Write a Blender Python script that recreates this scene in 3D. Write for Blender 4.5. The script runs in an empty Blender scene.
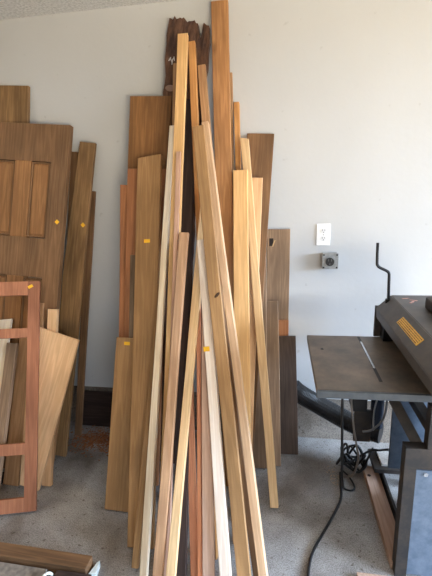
import bpy, bmesh, math, random
from mathutils import Vector, Matrix
random.seed(7)
SC = bpy.context.scene
COL = SC.collection
# ------------------------------------------------------------------ helpers
def lin(c):
    return tuple(((v/255)/12.92 if v/255 <= .04045 else ((v/255+.055)/1.055)**2.4) for v in c) + (1.0,)

def link(name, bm, mats, parent=None, mw=None, smooth=False):
    me = bpy.data.meshes.new(name)
    bmesh.ops.recalc_face_normals(bm, faces=bm.faces[:])
    bm.to_mesh(me); bm.free()
    for m in (mats if isinstance(mats, (list, tuple)) else [mats]):
        me.materials.append(m)
    if smooth:
        for p in me.polygons: p.use_smooth = True
    o = bpy.data.objects.new(name, me)
    COL.objects.link(o)
    if parent is not None: o.parent = parent
    elif mw is not None: o.matrix_world = mw
    return o

def empty(name, loc=(0, 0, 0), rz=0, mw=None):
    o = bpy.data.objects.new(name, None)
    COL.objects.link(o)
    o.empty_display_size = .05
    if mw is not None: o.matrix_world = mw
    else:
        o.location = loc; o.rotation_euler = (0, 0, rz)
    return o

def tag(o, label, cat, group=None, kind=None):
    o['label'] = label; o['category'] = cat
    if group: o['group'] = group
    if kind: o['kind'] = kind
    return o

def struct(name, bm, m, label=None):
    o = link(name, bm, m); o['kind'] = 'structure'
    if label: o['label'] = label
    return o

def box(bm, x0, x1, y0, y1, z0, z1, bev=0.0, mi=0):
    vs = [bm.verts.new(p) for p in ((x0,y0,z0),(x1,y0,z0),(x1,y1,z0),(x0,y1,z0),(x0,y0,z1),(x1,y0,z1),(x1,y1,z1),(x0,y1,z1))]
    fs = [bm.faces.new([vs[i] for i in q]) for q in ((0,3,2,1),(4,5,6,7),(0,1,5,4),(1,2,6,5),(2,3,7,6),(3,0,4,7))]
    for f in fs: f.material_index = mi
    if bev > 0:
        es = list({e for f in fs for e in f.edges})
        bmesh.ops.bevel(bm, geom=es, offset=bev, segments=2, affect='EDGES', profile=.6)
    return fs

def bxm(*a, **k):
    bm = bmesh.new(); box(bm, *a, **k); return bm

def prism(bm, prof, y0, y1, axis='y', bev=0.0):
    """extrude a 2D outline; axis y: prof=(x,z); axis z: prof=(x,y)"""
    f3 = (lambda p, t: (p[0], t, p[1])) if axis == 'y' else (lambda p, t: (p[0], p[1], t))
    a = [bm.verts.new(f3(p, y0)) for p in prof]; b = [bm.verts.new(f3(p, y1)) for p in prof]
    n = len(prof); fs = [bm.faces.new(a), bm.faces.new(b[::-1])]
    for i in range(n):
        fs.append(bm.faces.new((a[i], b[i], b[(i+1) % n], a[(i+1) % n])))
    if bev > 0:
        bmesh.ops.recalc_face_normals(bm, faces=fs)
        bmesh.ops.bevel(bm, geom=list({e for f in fs for e in f.edges}), offset=bev, segments=2, affect='EDGES')

def cyl(bm, c, r, d, axis='y', seg=24, r2=None):
    rot = {'y': Matrix.Rotation(math.pi/2, 4, 'X'), 'x': Matrix.Rotation(math.pi/2, 4, 'Y'), 'z': Matrix()}[axis]
    bmesh.ops.create_cone(bm, cap_ends=True, segments=seg, radius1=r, radius2=r if r2 is None else r2, depth=d, matrix=Matrix.Translation(c) @ rot)

def spline(pts, n=10):
    P = [Vector(p) for p in pts]; P = [P[0]*2-P[1]] + P + [P[-1]*2-P[-2]]; out = []
    for i in range(1, len(P)-2):
        a, b, c, d = P[i-1:i+3]
        for k in range(n):
            t = k/n
            out.append(.5*((2*b)+(c-a)*t+(2*a-5*b+4*c-d)*t*t+(3*b-a-3*c+d)*t**3))
    out.append(P[-2]); return out

def tube(bm, path, r, seg=8, rf=None):
    path = [Vector(p) for p in path]; rings = []; up = Vector((.31, .17, .93))
    for i, p in enumerate(path):
        d = (path[min(i+1, len(path)-1)] - path[max(i-1, 0)]).normalized()
        u = up - d*up.dot(d)
        if u.length < 1e-3: u = Vector((1, 0, 0)) - d*d.x
        u.normalize(); v = d.cross(u); up = u
        rr = rf(i) if rf else r
        rings.append([bm.verts.new(p + (u*math.cos(2*math.pi*k/seg)+v*math.sin(2*math.pi*k/seg))*rr) for k in range(seg)])
    for a, b in zip(rings, rings[1:]):
        for k in range(seg): bm.faces.new((a[k], a[(k+1) % seg], b[(k+1) % seg], b[k]))
    bm.faces.new(rings[0][::-1]); bm.faces.new(rings[-1])

# ------------------------------------------------------------------ materials
def newmat(name):
    m = bpy.data.materials.new(name); m.use_nodes = True
    nt = m.node_tree; b = nt.nodes['Principled BSDF']
    return m, nt, b

def ramp(nt, stops):
    r = nt.nodes.new('ShaderNodeValToRGB'); e = r.color_ramp.elements
    while len(e) < len(stops): e.new(.5)
    for k, (p, c) in zip(e, stops): k.position = p; k.color = c
    return r

def plain(name, c, rough=.6, metal=0.0, var=.12, scale=14, bump=.0):
    m, nt, b = newmat(name)
    tc = nt.nodes.new('ShaderNodeTexCoord'); n = nt.nodes.new('ShaderNodeTexNoise')
    n.inputs['Scale'].default_value = scale; n.inputs['Detail'].default_value = 5
    nt.links.new(tc.outputs['Object'], n.inputs['Vector'])
    c0 = lin(c); r = ramp(nt, [(.3, tuple(v*(1-var) for v in c0[:3])+(1,)), (.7, tuple(min(1, v*(1+var)) for v in c0[:3])+(1,))])
    nt.links.new(n.outputs['Fac'], r.inputs['Fac']); nt.links.new(r.outputs['Color'], b.inputs['Base Color'])
    b.inputs['Roughness'].default_value = rough; b.inputs['Metallic'].default_value = metal
    if bump:
        bp = nt.nodes.new('ShaderNodeBump'); bp.inputs['Strength'].default_value = bump; bp.inputs['Distance'].default_value = .004
        nt.links.new(n.outputs['Fac'], bp.inputs['Height']); nt.links.new(bp.outputs['Normal'], b.inputs['Normal'])
    return m

def rusty(name, c, c2, rough=.5, metal=.3, scale=9, lo=.45, hi=.7):
    m, nt, b = newmat(name)
    tc = nt.nodes.new('ShaderNodeTexCoord'); n = nt.nodes.new('ShaderNodeTexNoise')
    n.inputs['Scale'].default_value = scale; n.inputs['Detail'].default_value = 9; n.inputs['Roughness'].default_value = .68
    nt.links.new(tc.outputs['Object'], n.inputs['Vector'])
    r = ramp(nt, [(lo, lin(c)), (hi, lin(c2))])
    nt.links.new(n.outputs['Fac'], r.inputs['Fac']); nt.links.new(r.outputs['Color'], b.inputs['Base Color'])
    b.inputs['Roughness'].default_value = rough; b.inputs['Metallic'].default_value = metal
    return m

def wood(name, light, dark, seed, rough=.62, knots=0.0, saw=0.0, blotch=.35):
    """lengthwise grain along local Z"""
    m, nt, b = newmat(name); N = nt.nodes; L = nt.links
    tc = N.new('ShaderNodeTexCoord')
    mp = N.new('ShaderNodeMapping'); mp.inputs['Location'].default_value = (seed*1.37, seed*.71, seed*2.13)
    mp.inputs['Scale'].default_value = (1, 1, .055)
    L.new(tc.outputs['Object'], mp.inputs['Vector'])
    big = N.new('ShaderNodeTexNoise'); big.inputs['Scale'].default_value = 16; big.inputs['Detail'].default_value = 3
    L.new(mp.outputs['Vector'], big.inputs['Vector'])
    fine = N.new('ShaderNodeTexNoise'); fine.inputs['Scale'].default_value = 150; fine.inputs['Detail'].default_value = 4; fine.inputs['Roughness'].default_value = .7
    L.new(mp.outputs['Vector'], fine.inputs['Vector'])
    mul = N.new('ShaderNodeMath'); mul.operation = 'MULTIPLY'; mul.inputs[1].default_value = 9.0
    L.new(big.outputs['Fac'], mul.inputs[0])
    sn = N.new('ShaderNodeMath'); sn.operation = 'SINE'
    m2 = N.new('ShaderNodeMath'); m2.operation = 'MULTIPLY'; m2.inputs[1].default_value = 6.28
    L.new(mul.outputs[0], m2.inputs[0]); L.new(m2.outputs[0], sn.inputs[0])
    mr = N.new('ShaderNodeMapRange'); mr.inputs['From Min'].default_value = -1; mr.inputs['To Min'].default_value = 0; mr.inputs['To Max'].default_value = .3
    L.new(sn.outputs[0], mr.inputs['Value'])
    ad = N.new('ShaderNodeMath'); ad.operation = 'MULTIPLY_ADD'; ad.inputs[1].default_value = .8
    L.new(fine.outputs['Fac'], ad.inputs[0]); L.new(mr.outputs['Result'], ad.inputs[2])
    mid = tuple((a+c)/2 for a, c in zip(lin(light), lin(dark)))
    dk = tuple(a*.3+c*.7 for a, c in zip(lin(light), lin(dark)))
    r = ramp(nt, [(.15, dk), (.5, mid), (.8, lin(light))])
    L.new(ad.outputs[0], r.inputs['Fac'])
    # broad blotches of tone
    mp2 = N.new('ShaderNodeMapping'); mp2.inputs['Location'].default_value = (seed*.9, seed*.4, seed*1.1); mp2.inputs['Scale'].default_value = (1, 1, .3)
    L.new(tc.outputs['Object'], mp2.inputs['Vector'])
    bl = N.new('ShaderNodeTexNoise'); bl.inputs['Scale'].default_value = 9; bl.inputs['Detail'].default_value = 4
    L.new(mp2.outputs['Vector'], bl.inputs['Vector'])
    br = ramp(nt, [(.3, (1-blotch,)*3+(1,)), (.66, (1.06, 1.05, 1.04, 1))])
    L.new(bl.outputs['Fac'], br.inputs['Fac'])
    mx = N.new('ShaderNodeMix'); mx.data_type = 'RGBA'; mx.blend_type = 'MULTIPLY'; mx.inputs['Factor'].default_value = 1
    L.new(r.outputs['Color'], mx.inputs['A']); L.new(br.outputs['Color'], mx.inputs['B'])
    col = mx.outputs['Result']
    if knots:
        mp3 = N.new('ShaderNodeMapping'); mp3.inputs['Location'].default_value = (seed, seed*.5, seed*1.7); mp3.inputs['Scale'].default_value = (1, .2, .45)
        L.new(tc.outputs['Object'], mp3.inputs['Vector'])
        vo = N.new('ShaderNodeTexVoronoi'); vo.inputs['Scale'].default_value = 9
        L.new(mp3.outputs['Vector'], vo.inputs['Vector'])
        kr = ramp(nt, [(.05, (1-knots,)*3+(1,)), (.17, (1, 1, 1, 1))])
        L.new(vo.outputs['Distance'], kr.inputs['Fac'])
        mk = N.new('ShaderNodeMix'); mk.data_type = 'RGBA'; mk.blend_type = 'MULTIPLY'; mk.inputs['Factor'].default_value = 1
        L.new(col, mk.inputs['A']); L.new(kr.outputs['Color'], mk.inputs['B']); col = mk.outputs['Result']
    if saw:
        wv = N.new('ShaderNodeTexWave'); wv.bands_direction = 'Z'; wv.inputs['Scale'].default_value = 60; wv.inputs['Distortion'].default_value = 6; wv.inputs['Detail'].default_value = 2
        L.new(tc.outputs['Object'], wv.inputs['Vector'])
        wr = ramp(nt, [(.0, (1-saw,)*3+(1,)), (.6, (1, 1, 1, 1))]); L.new(wv.outputs['Fac'], wr.inputs['Fac'])
        mw_ = N.new('ShaderNodeMix'); mw_.data_type = 'RGBA'; mw_.blend_type = 'MULTIPLY'; mw_.inputs['Factor'].default_value = 1
        L.new(col, mw_.inputs['A']); L.new(wr.outputs['Color'], mw_.inputs['B']); col = mw_.outputs['Result']
    L.new(col, b.inputs['Base Color'])
    b.inputs['Roughness'].default_value = rough
    b.inputs['Specular IOR Level'].default_value = .25
    bp = N.new('ShaderNodeBump'); bp.inputs['Strength'].default_value = .25; bp.inputs['Distance'].default_value = .0015
    L.new(ad.outputs[0], bp.inputs['Height']); L.new(bp.outputs['Normal'], b.inputs['Normal'])
    return m

SPECIES = {  # light, dark, options
 'pale':  ((230,196,148),(200,158,114),{'blotch':.2}),
 'cream': ((246,230,204),(220,192,156),{'blotch':.2}),
 'white': ((246,232,218),(222,198,178),{'blotch':.18}),
 'sand':  ((226,188,150),(190,150,114),{'blotch':.2}),
 'honey': ((222,164,102),(184,124,72),{}),
 'gold':  ((232,188,130),(200,152,98),{'blotch':.2}),
 'tan':   ((196,154,112),(156,114,80),{'blotch':.3}),
 'dtan':  ((184,142,96),(148,110,72),{'saw':.06,'blotch':.3}),
 'brown': ((152,108,66),(112,76,44),{'blotch':.45}),
 'grain': ((194,142,94),(146,100,62),{'knots':.4}),
 'walnut':((152,114,80),(116,84,58),{}),
 'gbrown':((166,136,108),(122,96,76),{}),
 'slate': ((98,80,68),(62,48,42),{}),
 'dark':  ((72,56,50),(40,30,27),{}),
 'red':   ((182,124,84),(146,94,62),{}),
 'trim':  ((236,166,126),(200,126,92),{'blotch':.2}),
 'dred':  ((112,56,40),(74,36,27),{}),
 'pink':  ((226,184,158),(196,148,122),{}),
 'mauve': ((208,176,156),(178,144,124),{'blotch':.25}),
 'rough': ((204,162,124),(162,120,90),{'saw':.07}),
 'knotty':((150,124,96),(100,78,60),{'knots':.75}),
 'door':  ((148,112,80),(106,76,52),{'rough':.5}),
 'panel': ((172,124,80),(124,84,52),{'rough':.5}),
 'frame': ((182,120,88),(144,90,64),{'rough':.5}),
 'peach': ((240,198,152),(212,162,116),{'blotch':.25}),
 'old':   ((142,106,74),(96,72,54),{'blotch':.5}),
 'oldgold':((166,130,88),(114,84,58),{'blotch':.5}),
}
_seed = [0]
def sp(k):
    _seed[0] += 1
    l, d, o = SPECIES[k]
    return wood('wood_' + k, l, d, _seed[0]*3.7, **o)
M_sticker = plain('sticker_yellow', (250,190,40), .5, var=.05)
# ------------------------------------------------------------------ boards
DATA = {"boards":{"slab":{"B":[-0.7233,-0.3269,0.0149],"a":[0.09865,0.12911,0.98671],"wd":[0.99504,-0.0,-0.09948],"L":2.3653,"w":0.2244,"t":0.035},"C2":{"B":[-0.8045,-0.4398,0.0093],"a":[0.05532,0.16824,0.98419],"wd":[0.99842,-0.0,-0.05612],"L":2.008,"w":0.2193,"t":0.02},"C4":{"B":[-0.8765,-0.466,0.0044],"a":[0.03447,0.168,0.98518],"wd":[0.99939,-0.0,-0.03497],"L":1.5714,"w":0.0673,"t":0.02},"C3":{"B":[-0.7666,-0.5146,0.0074],"a":[0.03846,0.18462,0.98206],"wd":[0.99923,-0.0,-0.03913],"L":1.6497,"w":0.2077,"t":0.02},"C5":{"B":[-0.7831,-0.6056,0.0041],"a":[0.01075,0.23598,0.9717],"wd":[0.99994,-0.0,-0.01106],"L":1.2359,"w":0.0408,"t":0.02},"C7":{"B":[-0.7929,-0.7135,0.0075],"a":[0.0298,0.33233,0.94269],"wd":[0.9995,-0.0,-0.0316],"L":0.841,"w":0.1673,"t":0.02},"C6":{"B":[-0.6232,-0.9038,0.0084],"a":[-0.03326,0.37921,0.92471],"wd":[0.99935,-0.0,0.03594],"L":1.8125,"w":0.1202,"t":0.025},"C21a":{"B":[-0.2865,-0.2113,0.0026],"a":[-0.00714,0.09422,0.99553],"wd":[0.99997,0.0,0.00718],"L":2.0935,"w":0.0356,"t":0.02},"C18":{"B":[-0.058,-0.0877,0.0025],"a":[0.00648,0.05701,0.99835],"wd":[0.99998,0.0,-0.00649],"L":1.2927,"w":0.1253,"t":0.02},"C18c":{"B":[-0.0158,-0.1218,0.0024],"a":[-0.00725,0.07069,0.99747],"wd":[0.99997,-0.0,0.00727],"L":0.7888,"w":0.0618,"t":0.02},"C20":{"B":[0.0191,-0.1646,0.0043],"a":[-0.033,0.10016,0.99442],"wd":[0.99945,-0.0,0.03316],"L":0.7045,"w":0.1063,"t":0.02},"C17b":{"B":[-0.1403,-0.3075,0.0044],"a":[-0.01539,0.21914,0.97557],"wd":[0.99988,-0.0,0.01577],"L":1.3394,"w":0.0877,"t":0.02},"C17":{"B":[-0.2484,-0.433,0.0079],"a":[0.05704,0.22897,0.97176],"wd":[0.99828,-0.0,-0.0586],"L":1.83,"w":0.1403,"t":0.02},"C19":{"B":[-0.0583,-0.2803,0.0047],"a":[-0.02645,0.22842,0.9732],"wd":[0.99963,-0.0,0.02717],"L":0.9205,"w":0.0668,"t":0.02},"C13":{"B":[-0.2768,-0.4678,0.0052],"a":[-0.02482,0.17783,0.98375],"wd":[0.99968,0.0,0.02522],"L":2.434,"w":0.0827,"t":0.03},"C21b":{"B":[-0.1946,-0.5009,0.0056],"a":[-0.03475,0.24134,0.96982],"wd":[0.99936,-0.0,0.03581],"L":1.9968,"w":0.0283,"t":0.03},"C16":{"B":[-0.2067,-0.5312,0.0047],"a":[0.02881,0.2448,0.96914],"wd":[0.99956,0.0,-0.02971],"L":1.6101,"w":0.0657,"t":0.018},"C15":{"B":[-0.052,-0.5911,0.0073],"a":[-0.09121,0.26357,0.96032],"wd":[0.99552,-0.0,0.09455],"L":1.8216,"w":0.0398,"t":0.03},"C14":{"B":[-0.1902,-0.6962,0.0078],"a":[-0.02535,0.303,0.95265],"wd":[0.99965,0.0,0.0266],"L":1.6722,"w":0.0716,"t":0.035},"C11":{"B":[-0.204,-0.8268,0.0077],"a":[-0.09914,0.33108,0.93838],"wd":[0.99447,-0.0,0.10506],"L":2.2419,"w":0.0397,"t":0.025},"C8b":{"B":[-0.5952,-0.6093,0.0041],"a":[0.01666,0.24063,0.97047],"wd":[0.99985,-0.0,-0.01717],"L":2.1915,"w":0.025,"t":0.02},"C6b":{"B":[-0.6144,-1.0017,0.0063],"a":[0.03023,0.42525,0.90457],"wd":[0.99944,-0.0,-0.0334],"L":1.8335,"w":0.0303,"t":0.02},"C8":{"B":[-0.5505,-1.0846,0.0083],"a":[-0.00673,0.44338,0.89631],"wd":[0.99997,-0.0,0.00751],"L":2.0245,"w":0.0289,"t":0.03},"C10":{"B":[-0.2959,-0.9148,0.0081],"a":[-0.07502,0.35389,0.93227],"wd":[0.99678,-0.0,0.08021],"L":2.373,"w":0.0321,"t":0.03},"Cd":{"B":[-0.4073,-1.0734,0.0072],"a":[-0.03836,0.4457,0.89436],"wd":[0.99908,-0.0,0.04285],"L":2.1795,"w":0.0564,"t":0.02},"C24b":{"B":[-0.3307,-0.9769,0.006],"a":[-0.03291,0.37464,0.92658],"wd":[0.99937,-0.0,0.0355],"L":1.417,"w":0.0399,"t":0.02},"C24a":{"B":[-0.3507,-1.0403,0.0066],"a":[-0.08957,0.46746,0.87947],"wd":[0.99485,-0.0,0.10133],"L":1.9441,"w":0.0315,"t":0.015},"C24c":{"B":[-0.3217,-1.0708,0.0052],"a":[-0.05667,0.42127,0.90517],"wd":[0.99805,-0.0,0.06248],"L":1.2896,"w":0.0182,"t":0.015},"C9":{"B":[-0.5024,-0.9729,0.0058],"a":[0.00236,0.34149,0.93988],"wd":[1.0,-0.0,-0.00251],"L":2.3674,"w":0.0473,"t":0.025},"C27":{"B":[-0.4605,-1.0659,0.0045],"a":[-0.01718,0.37342,0.9275],"wd":[0.99983,-0.0,0.01852],"L":1.8167,"w":0.0212,"t":0.015},"C9L":{"B":[-0.4819,-1.1328,0.0071],"a":[0.02614,0.40341,0.91464],"wd":[0.99959,-0.0,-0.02857],"L":1.4583,"w":0.0383,"t":0.025},"C26":{"B":[-0.2882,-1.0818,0.0067],"a":[-0.04425,0.40403,0.91367],"wd":[0.99883,-0.0,0.04837],"L":1.1083,"w":0.0468,"t":0.02},"C25":{"B":[-0.2102,-1.1014,0.0088],"a":[-0.10826,0.38879,0.91494],"wd":[0.99307,0.0,0.1175],"L":1.4221,"w":0.0426,"t":0.025},"C22":{"B":[-0.4279,-1.155,0.0079],"a":[0.032,0.45802,0.88836],"wd":[0.99935,-0.0,-0.03599],"L":1.6997,"w":0.0355,"t":0.025},"C10L":{"B":[-0.1378,-1.0912,0.0095],"a":[-0.13176,0.35519,0.92546],"wd":[0.99002,0.0,0.14095],"L":1.9222,"w":0.051,"t":0.025},"C12d":{"B":[-0.1013,-1.0221,0.0077],"a":[-0.16756,0.41487,0.89432],"wd":[0.9829,-0.0,0.18416],"L":1.6875,"w":0.0233,"t":0.02},"C12":{"B":[-0.0642,-1.079,0.0116],"a":[-0.16186,0.41715,0.89431],"wd":[0.98401,-0.0,0.1781],"L":2.0268,"w":0.0324,"t":0.035},"L1":{"B":[-1.7313,-0.3167,0.0153],"a":[0.0776,0.14143,0.9869],"wd":[0.99692,-0.0,-0.07839],"L":2.1226,"w":0.3067,"t":0.025},"L4":{"B":[-1.3654,-0.2539,0.0055],"a":[0.10428,0.13604,0.9852],"wd":[0.99444,-0.0,-0.10526],"L":1.7632,"w":0.0508,"t":0.02},"L5":{"B":[-1.3163,-0.143,0.0052],"a":[0.13344,0.08536,0.98737],"wd":[0.99099,-0.0,-0.13392],"L":1.5402,"w":0.046,"t":0.015},"L3":{"B":[-1.3432,-0.3478,0.0114],"a":[0.12897,0.17534,0.97602],"wd":[0.99138,-0.0,-0.131],"L":1.821,"w":0.1183,"t":0.025},"DOOR":{"B":[-1.6911,-0.5101,0.0384],"a":[0.08654,0.22501,0.97051],"wd":[0.99605,-0.0,-0.08882],"L":1.9226,"w":0.7424,"t":0.035},"L6c":{"B":[-1.289,-0.5562,0.0073],"a":[0.08016,0.34342,0.93575],"wd":[0.99635,-0.0,-0.08535],"L":0.7169,"w":0.0554,"t":0.02},"thin":{"B":[-1.3349,-0.5716,0.0032],"a":[0.0156,0.25661,0.96639],"wd":[0.99987,-0.0,-0.01614],"L":0.9729,"w":0.0219,"t":0.012},"block":{"B":[-1.2622,-0.5928,0.0053],"a":[0.01357,0.27545,0.96122],"wd":[0.9999,-0.0,-0.01412],"L":0.945,"w":0.0543,"t":0.025},"L6b":{"B":[-1.4584,-0.6167,0.0079],"a":[0.07136,0.31255,0.94722],"wd":[0.99717,-0.0,-0.07513],"L":0.7895,"w":0.088,"t":0.02},"L6":{"B":[-1.4208,-0.6334,0.04],"a":[0.24034,0.29492,0.9248],"wd":[0.96785,-0.0,-0.25153],"L":0.8253,"w":0.2836,"t":0.02},"L7":{"B":[-1.5818,-0.7558,0.007],"a":[0.01453,0.42992,0.90275],"wd":[0.99987,-0.0,-0.01609],"L":0.9345,"w":0.1497,"t":0.02},"L8":{"B":[-1.4502,-0.7854,0.0076],"a":[-0.01549,0.44838,0.89371],"wd":[0.99985,-0.0,0.01733],"L":0.8227,"w":0.0597,"t":0.025},"FRAME":{"B":[-1.4264,-0.8372,0.0152],"a":[-0.09,0.39251,0.91533],"wd":[0.94832,0.31457,-0.04165],"L":1.1546,"w":0.4478,"t":0.022}},"marks":{"door":["DOOR",[0.336,1.3994]],"L3":["L3",[0.0338,1.3669]],"FRAME":["FRAME",[0.1778,1.1259]],"C6":["C6",[-0.0009,1.3774]],"C7":["C7",[-0.026,0.8122]],"C9":["C9",[0.0087,1.512]],"C25":["C25",[-0.0123,0.9536]],"knot":["C18",[-0.0369,1.223]],"chalk":["slab",[-0.0727,2.1593]],"patch":["slab",[-0.0733,2.0252]],"crack":["C10L",[0.0087,1.1735]]},"door":{"a":[0.2748,1.7198],"b":[0.291,1.3035],"c":[0.2955,1.1014],"m1":[0.0784,1.5019],"m2":[0.1738,1.508],"n1":[0.0699,1.0697],"n2":[0.1661,1.0785],"r":[0.3899,1.5219]},"frame":{"t":[0.1914,1.0794],"st":[0.1697,0.8935],"m0":[0.1695,0.9041],"m1":[0.1705,0.8542],"r0":[0.1664,0.3254],"r1":[0.1676,0.2701],"b":[0.1624,0.0664],"top":[0.1899,1.1611]},"cam":{"C":[0.0,-2.3138186703956554,1.55],"R":[[-0.16867279195197338,0.9545354272148358,-0.24578772843028077],[0.985629623969726,0.16565246954030688,-0.03306816729869183],[-0.009150606997509844,0.24783336645211607,0.9687594587226431]]}}
def board_matrix(d):
    a = Vector(d['a']); w = Vector(d['wd']); y = a.cross(w)
    B = Vector(d['B'])
    return Matrix(((w.x, y.x, a.x, B.x), (w.y, y.y, a.y, B.y), (w.z, y.z, a.z, B.z), (0, 0, 0, 1)))

def plank_bm(L, w, t, skew=0.0, seed=0, wob=.0012, x0f=None, live=0.0, kerf=0):
    """a sawn board: local x width, z length, front at -t/2; slight wander of the edges"""
    rnd = random.Random(seed); bm = bmesh.new()
    n = max(5, int(L/.07)); c = min(.0022, t*.14, w*.12)
    ph = [rnd.uniform(0, 6.28) for _ in range(4)]
    rings = []
    for i in range(n+1):
        z = L*i/n
        fl = x0f(i/n) if x0f else (-w/2, w/2)
        l = fl[0] + wob*math.sin(ph[0]+z*5.1) + (rnd.uniform(0, live) if live else 0)
        r = fl[1] - wob*math.sin(ph[1]+z*4.3) - (rnd.uniform(0, live) if live else 0)
        pr = [(l+c,-t/2),(r-c,-t/2),(r,-t/2+c),(r,t/2-c),(r-c,t/2),(l+c,t/2),(l,t/2-c),(l,-t/2+c)]
        ring = []
        for (x, y) in pr:
            zz = z
            if i == n: zz = z + skew*(x/(w if w else 1))
            if i == n and (abs(abs(y)-t/2) < 1e-6): zz -= c*.6
            ring.append(bm.verts.new((x, y, zz)))
        rings.append(ring)
    for a, b in zip(rings, rings[1:]):
        for k in range(8): bm.faces.new((a[k], a[(k+1) % 8], b[(k+1) % 8], b[k]))
    bm.faces.new(rings[0][::-1]).material_index = 1
    bm.faces.new(rings[-1]).material_index = 1
    return bm

PILE = 'boards leaning together in the tall pile'
LEFT = 'old boards and offcuts leaning left of the pile'
RIGHT = 'short boards at the right foot of the pile'
def board(id, name, label, cat, species, group, end=None, **kw):
    d = DATA['boards'][id]
    bm = plank_bm(d['L'], d['w'], d['t'], seed=id, **kw)
    m = sp(species)
    o = link(name, bm, [m, sp(end) if end else m], mw=board_matrix(d))
    return tag(o, label, cat, group)

def sticker(o, key, w=.03, h=.017, rot=0.0):
    id, (x, z) = DATA['marks'][key]; t = DATA['boards'][id]['t']
    bm = bmesh.new(); box(bm, -w/2, w/2, -.0006, .0, -h/2, h/2)
    bmesh.ops.transform(bm, matrix=Matrix.Translation((x, -t/2-.0003, z)) @ Matrix.Rotation(rot, 4, 'Y'), verts=bm.verts[:])
    s = link('price_sticker', bm, M_sticker, o); s['label'] = 'small yellow price sticker'
    return s
B_C2 = board('C2', 'wide_board', 'wide brown board whose square top overlaps the left side of the bark slab', 'board', 'brown', PILE, skew=.0)
B_C4 = board('C4', 'narrow_board', 'narrow reddish board forming the leftmost edge of the pile at mid height', 'board', 'red', PILE)
B_C3 = board('C3', 'wide_board', 'reddish brown board rising behind the tan board with the yellow sticker', 'board', 'red', PILE)
B_C5 = board('C5', 'narrow_board', 'short grey knotty strip squeezed left of the tan board with the sticker', 'board', 'knotty', PILE)
B_C7 = board('C7', 'short_board', 'short wide brown board with a sticker near its top, lowest at pile left', 'board', 'dtan', PILE)
B_C6 = board('C6', 'tan_board', 'broad tan board with a yellow sticker at mid height, left side of pile', 'board', 'dtan', PILE, skew=.012)
B_C21a = board('C21a', 'narrow_board', 'thin brown board peeping out right of the tallest brown board', 'board', 'tan', PILE, live=.002)
B_C18 = board('C18', 'wide_board', 'brown board with a dark knot hole near its square top, right of pile', 'board', 'gbrown', RIGHT)
B_C18c = board('C18c', 'short_board', 'short reddish board whose top shows just above the darkest short board', 'board', 'red', RIGHT)
B_C20 = board('C20', 'short_board', 'shortest dark grey brown board at the right foot, beside the hose', 'board', 'slate', RIGHT)
B_C17b = board('C17b', 'board', 'grey brown board with its foot beside the long thin pale stick', 'board', 'gbrown', RIGHT)
B_C17 = board('C17', 'wide_board', 'wide walnut brown board with square top right of the pile, against white wall', 'board', 'walnut', PILE)
B_C19 = board('C19', 'short_board', 'short brown board with a pale right edge in front of the knot hole board', 'board', 'gbrown', RIGHT)
B_C13 = board('C13', 'long_board', 'tallest wide orange brown board reaching almost to the ceiling', 'board', 'grain', PILE)
B_C21b = board('C21b', 'stick', 'thin honey stick just right of the tallest orange brown board', 'stick', 'honey', PILE)
B_C16 = board('C16', 'narrow_board', 'brown board with slanted pale edge in front of the wide walnut board', 'board', 'peach', PILE)
B_C15 = board('C15', 'stick', 'long thin pale stick leaning down to the right, foot alone on floor', 'stick', 'pale', PILE, skew=-.012)
B_C14 = board('C14', 'pale_board', 'pale golden board with square top in front of the tallest orange board', 'board', 'gold', PILE)
B_C11 = board('C11', 'stick', 'greyish brown stick with cut top between orange stick and tallest board', 'stick', 'tan', PILE)
B_C12 = board('C12', 'long_stick', 'long pale stick leaning right, its foot rightmost at the bottom edge', 'stick', 'sand', PILE)
B_C12d = board('C12d', 'shaded_side_strip', 'dark brown strip added as the shaded left side of the long right leaning pale stick', 'strip', 'walnut', PILE)  # added strip; its dark colour stands in for the stick's shaded left face
B_C8b = board('C8b', 'stick', 'thin brown stick just behind the left side of the tall yellow stick', 'stick', 'tan', PILE)
B_C6b = board('C6b', 'stick', 'thin tan stick at the foot of the pile left of the cream stick', 'stick', 'dtan', PILE)
B_C8 = board('C8', 'stick', 'thin cream stick running down beside the tan board with sticker', 'stick', 'cream', PILE)
B_C10 = board('C10', 'stick', 'orange stick right of the tall yellow stick, in front of bark slab', 'stick', 'honey', PILE)
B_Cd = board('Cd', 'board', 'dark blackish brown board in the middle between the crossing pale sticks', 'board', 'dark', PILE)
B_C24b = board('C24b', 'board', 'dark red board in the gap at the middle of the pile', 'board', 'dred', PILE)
B_C24a = board('C24a', 'trim_strip', 'reddish trim strip left of the thin orange one at pile middle', 'trim', 'trim', PILE)
B_C24c = board('C24c', 'trim_strip', 'thin orange trim strip right beside the dark red board', 'trim', 'trim', PILE)
B_C9 = board('C9', 'long_stick', 'tall yellow pine stick with sticker, standing out in front of the bark slab', 'stick', 'gold', PILE)
B_C27 = board('C27', 'stick', 'thin pinkish strip between the rough brown board and crossing pale stick', 'stick', 'pink', PILE)
B_C9L = board('C9L', 'board', 'rough sawn brown board in front, below the sticker of the yellow stick', 'board', 'rough', PILE)
B_C26 = board('C26', 'board', 'pinkish grey board in front, left of the pale board with low sticker', 'board', 'mauve', PILE)
B_C25 = board('C25', 'pale_board', 'pale board with a low yellow sticker at the middle of the pile', 'board', 'white', PILE)
B_C22 = board('C22', 'long_stick', 'pale stick leaning down to the left across the front of the pile', 'stick', 'pale', PILE)
B_C10L = board('C10L', 'long_board', 'long light brown board with dark knot leaning down to the right in front', 'board', 'dtan', PILE)
B_L1 = board('L1', 'wide_board', 'wide old yellowish board standing behind the panelled door at far left', 'board', 'oldgold', LEFT)
B_L4 = board('L4', 'narrow_board', 'dark narrow board showing in the gap right of the door top', 'board', 'old', LEFT)
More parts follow.
